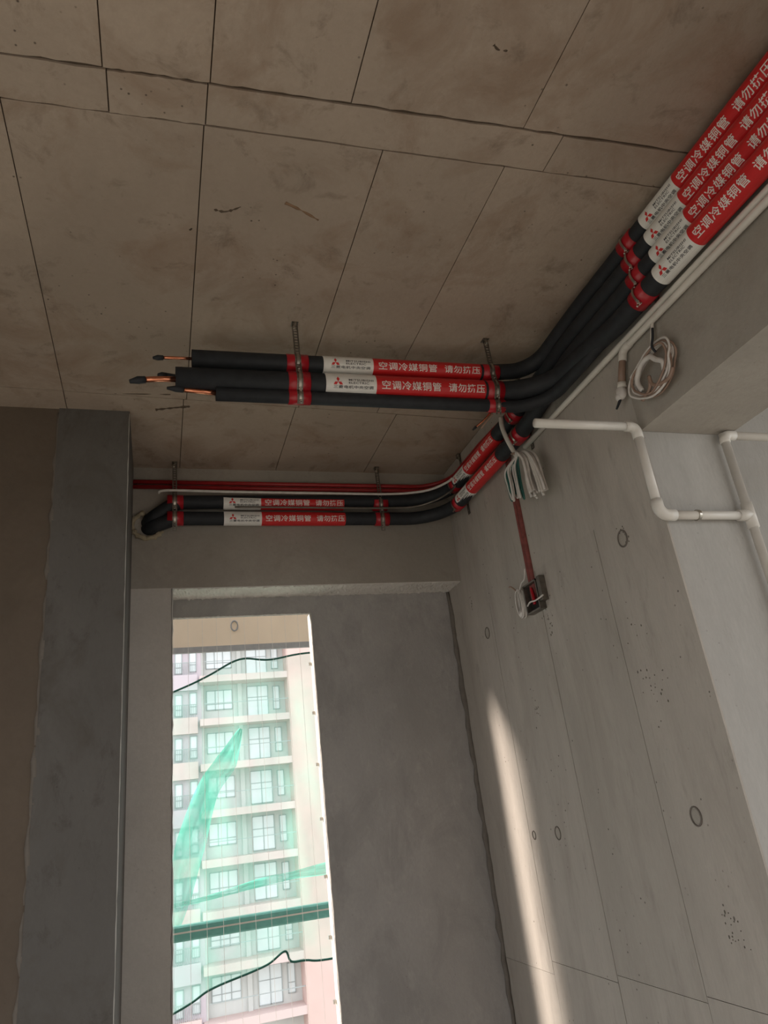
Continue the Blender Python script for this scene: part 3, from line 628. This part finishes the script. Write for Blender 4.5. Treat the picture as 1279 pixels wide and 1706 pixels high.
def fold(path, widths):
    bm = bmesh.new(); prev = None
    P = smooth_path([(x, YN - 0.045, z) for x, z in path], 6); n = len(P)
    for i in range(n):
        t = (P[min(i + 1, n - 1)] - P[max(i - 1, 0)]).normalized(); q = V((-t.z, 0, t.x)); k = i / (n - 1) * (len(widths) - 1); a = int(min(k, len(widths) - 2)); wd = widths[a] + (widths[a + 1] - widths[a]) * (k - a)
        row = [bm.verts.new(P[i] + q * wd * s + V((0, 0.012 * math.sin(s * 14 + i * 0.4), 0))) for s in (-0.5, -0.3, -0.1, 0.1, 0.3, 0.5)]
        if prev:
            for k2 in range(5): bm.faces.new((prev[k2], prev[k2 + 1], row[k2 + 1], row[k2]))
        prev = row
    return bm
obj('fold', fold([(0.37, 1.86), (0.30, 1.72), (0.21, 1.60), (0.14, 1.40), (0.085, 1.20), (0.06, 1.08)], [0.015, 0.10, 0.10, 0.13, 0.11, 0.06]), M['net2'], nt2, True)
obj('fold', fold([(0.05, 1.155), (0.2, 1.165), (0.42, 1.195), (0.58, 1.205), (0.78, 1.215), (1.1, 1.23)], [0.015, 0.02, 0.035, 0.03, 0.06, 0.07]), M['net2'], nt2, True)

# the apartment block opposite
B = thing('apartment_block', 'pale high rise with stacked balconies seen through the window', 'building', (8, 52.5, -27))
YF = 52.5; FH = 2.98; Z00 = 2.40
def bpart(name, m, *a): return obj(name, nb(*a), m, B)
bpart('wall', M['facade'], 2.85, 9.2, YF + 1.5, YF + 12, -27, 40)
bpart('wall', M['mauve'], -12, 2.85, YF + 0.9, YF + 12, -27, 40)
bpart('column', M['pink'], 8.93, 14.5, YF - 0.15, YF + 12, -27, 40)
bpart('column', M['facade'], 2.55, 3.0, YF + 1.0, YF + 1.5, -27, 40)
bpart('roof', M['facade'], -12, 14.5, YF, YF + 12, 40, 40.5)
def window(x0, x1, z0, z1, y, nv, nh=(0.35,)):
    bm = bmesh.new(); t = 0.05
    for a in ((x0, x1, z0, z0 + t), (x0, x1, z1 - t, z1)): box(bm, a[0], a[1], y - 0.08, y, a[2], a[3])
    for k in range(nv + 1):
        x = x0 + (x1 - x0) * k / nv; box(bm, x - t / 2, x + t / 2, y - 0.08, y, z0, z1)
    for h in nh: box(bm, x0, x1, y - 0.07, y, z0 + (z1 - z0) * h - t / 2, z0 + (z1 - z0) * h + t / 2)
    f = obj('window', bm, M['winframe'], B)
    for k in range(nv):
        a = x0 + (x1 - x0) * k / nv; b_ = x0 + (x1 - x0) * (k + 1) / nv
        obj('pane', nb(a + t / 2, b_ - t / 2, y - 0.04, y - 0.02, z0 + t, z1 - t), M['pane'], f)
rb = random.Random(5)
for k in range(-9, 8):
    z = Z00 + FH * k
    vis = -4 <= k <= 4
    bpart('balcony_slab', M['band'], 2.7, 8.95, YF - 0.1, YF + 1.5, z - 0.46, z)
    bpart('spandrel', M['band'] if k % 3 else M['mauve'], -12, 2.56, YF + 0.5, YF + 0.9, z - 0.85, z + 0.25)
    if not vis: continue
    yw = YF + 1.5
    window(3.25, 5.05, z + 0.75, z + 2.15, yw, 3, (0.3,))
    window(6.15, 7.65, z + 0.12, z + 2.3, yw, 2, (0.62,))
    window(8.05, 8.5, z + 0.5, z + 2.2, yw, 1)
    bpart('partition', M['facade'], 5.45, 5.75, YF + 1.3, yw, z, z + FH - 0.46)
    window(2.05, 2.5, z + 0.5, z + 2.0, YF + 0.9, 1, (0.35,))
    window(1.05, 1.5, z + 0.4, z + 1.9, YF + 0.9, 1, (0.3,))
    bm = bmesh.new()
    for i in range(20): x = 0.1 + i * 0.12; box(bm, x, x + 0.03, YF + 0.52, YF + 0.55, z + 0.25, z + 1.1)
    box(bm, 0, 2.5, YF + 0.5, YF + 0.56, z + 1.1, z + 1.15); obj('railing', bm, M['winframe'], B)
    obj('railing', nb(3.0, 8.93, YF, YF + 0.04, z + 1.0, z + 1.05), M['winframe'], B)
gnd = struct('floor_ground', nb(-120, 140, -120, 160, -27.5, -27), M['ground'])
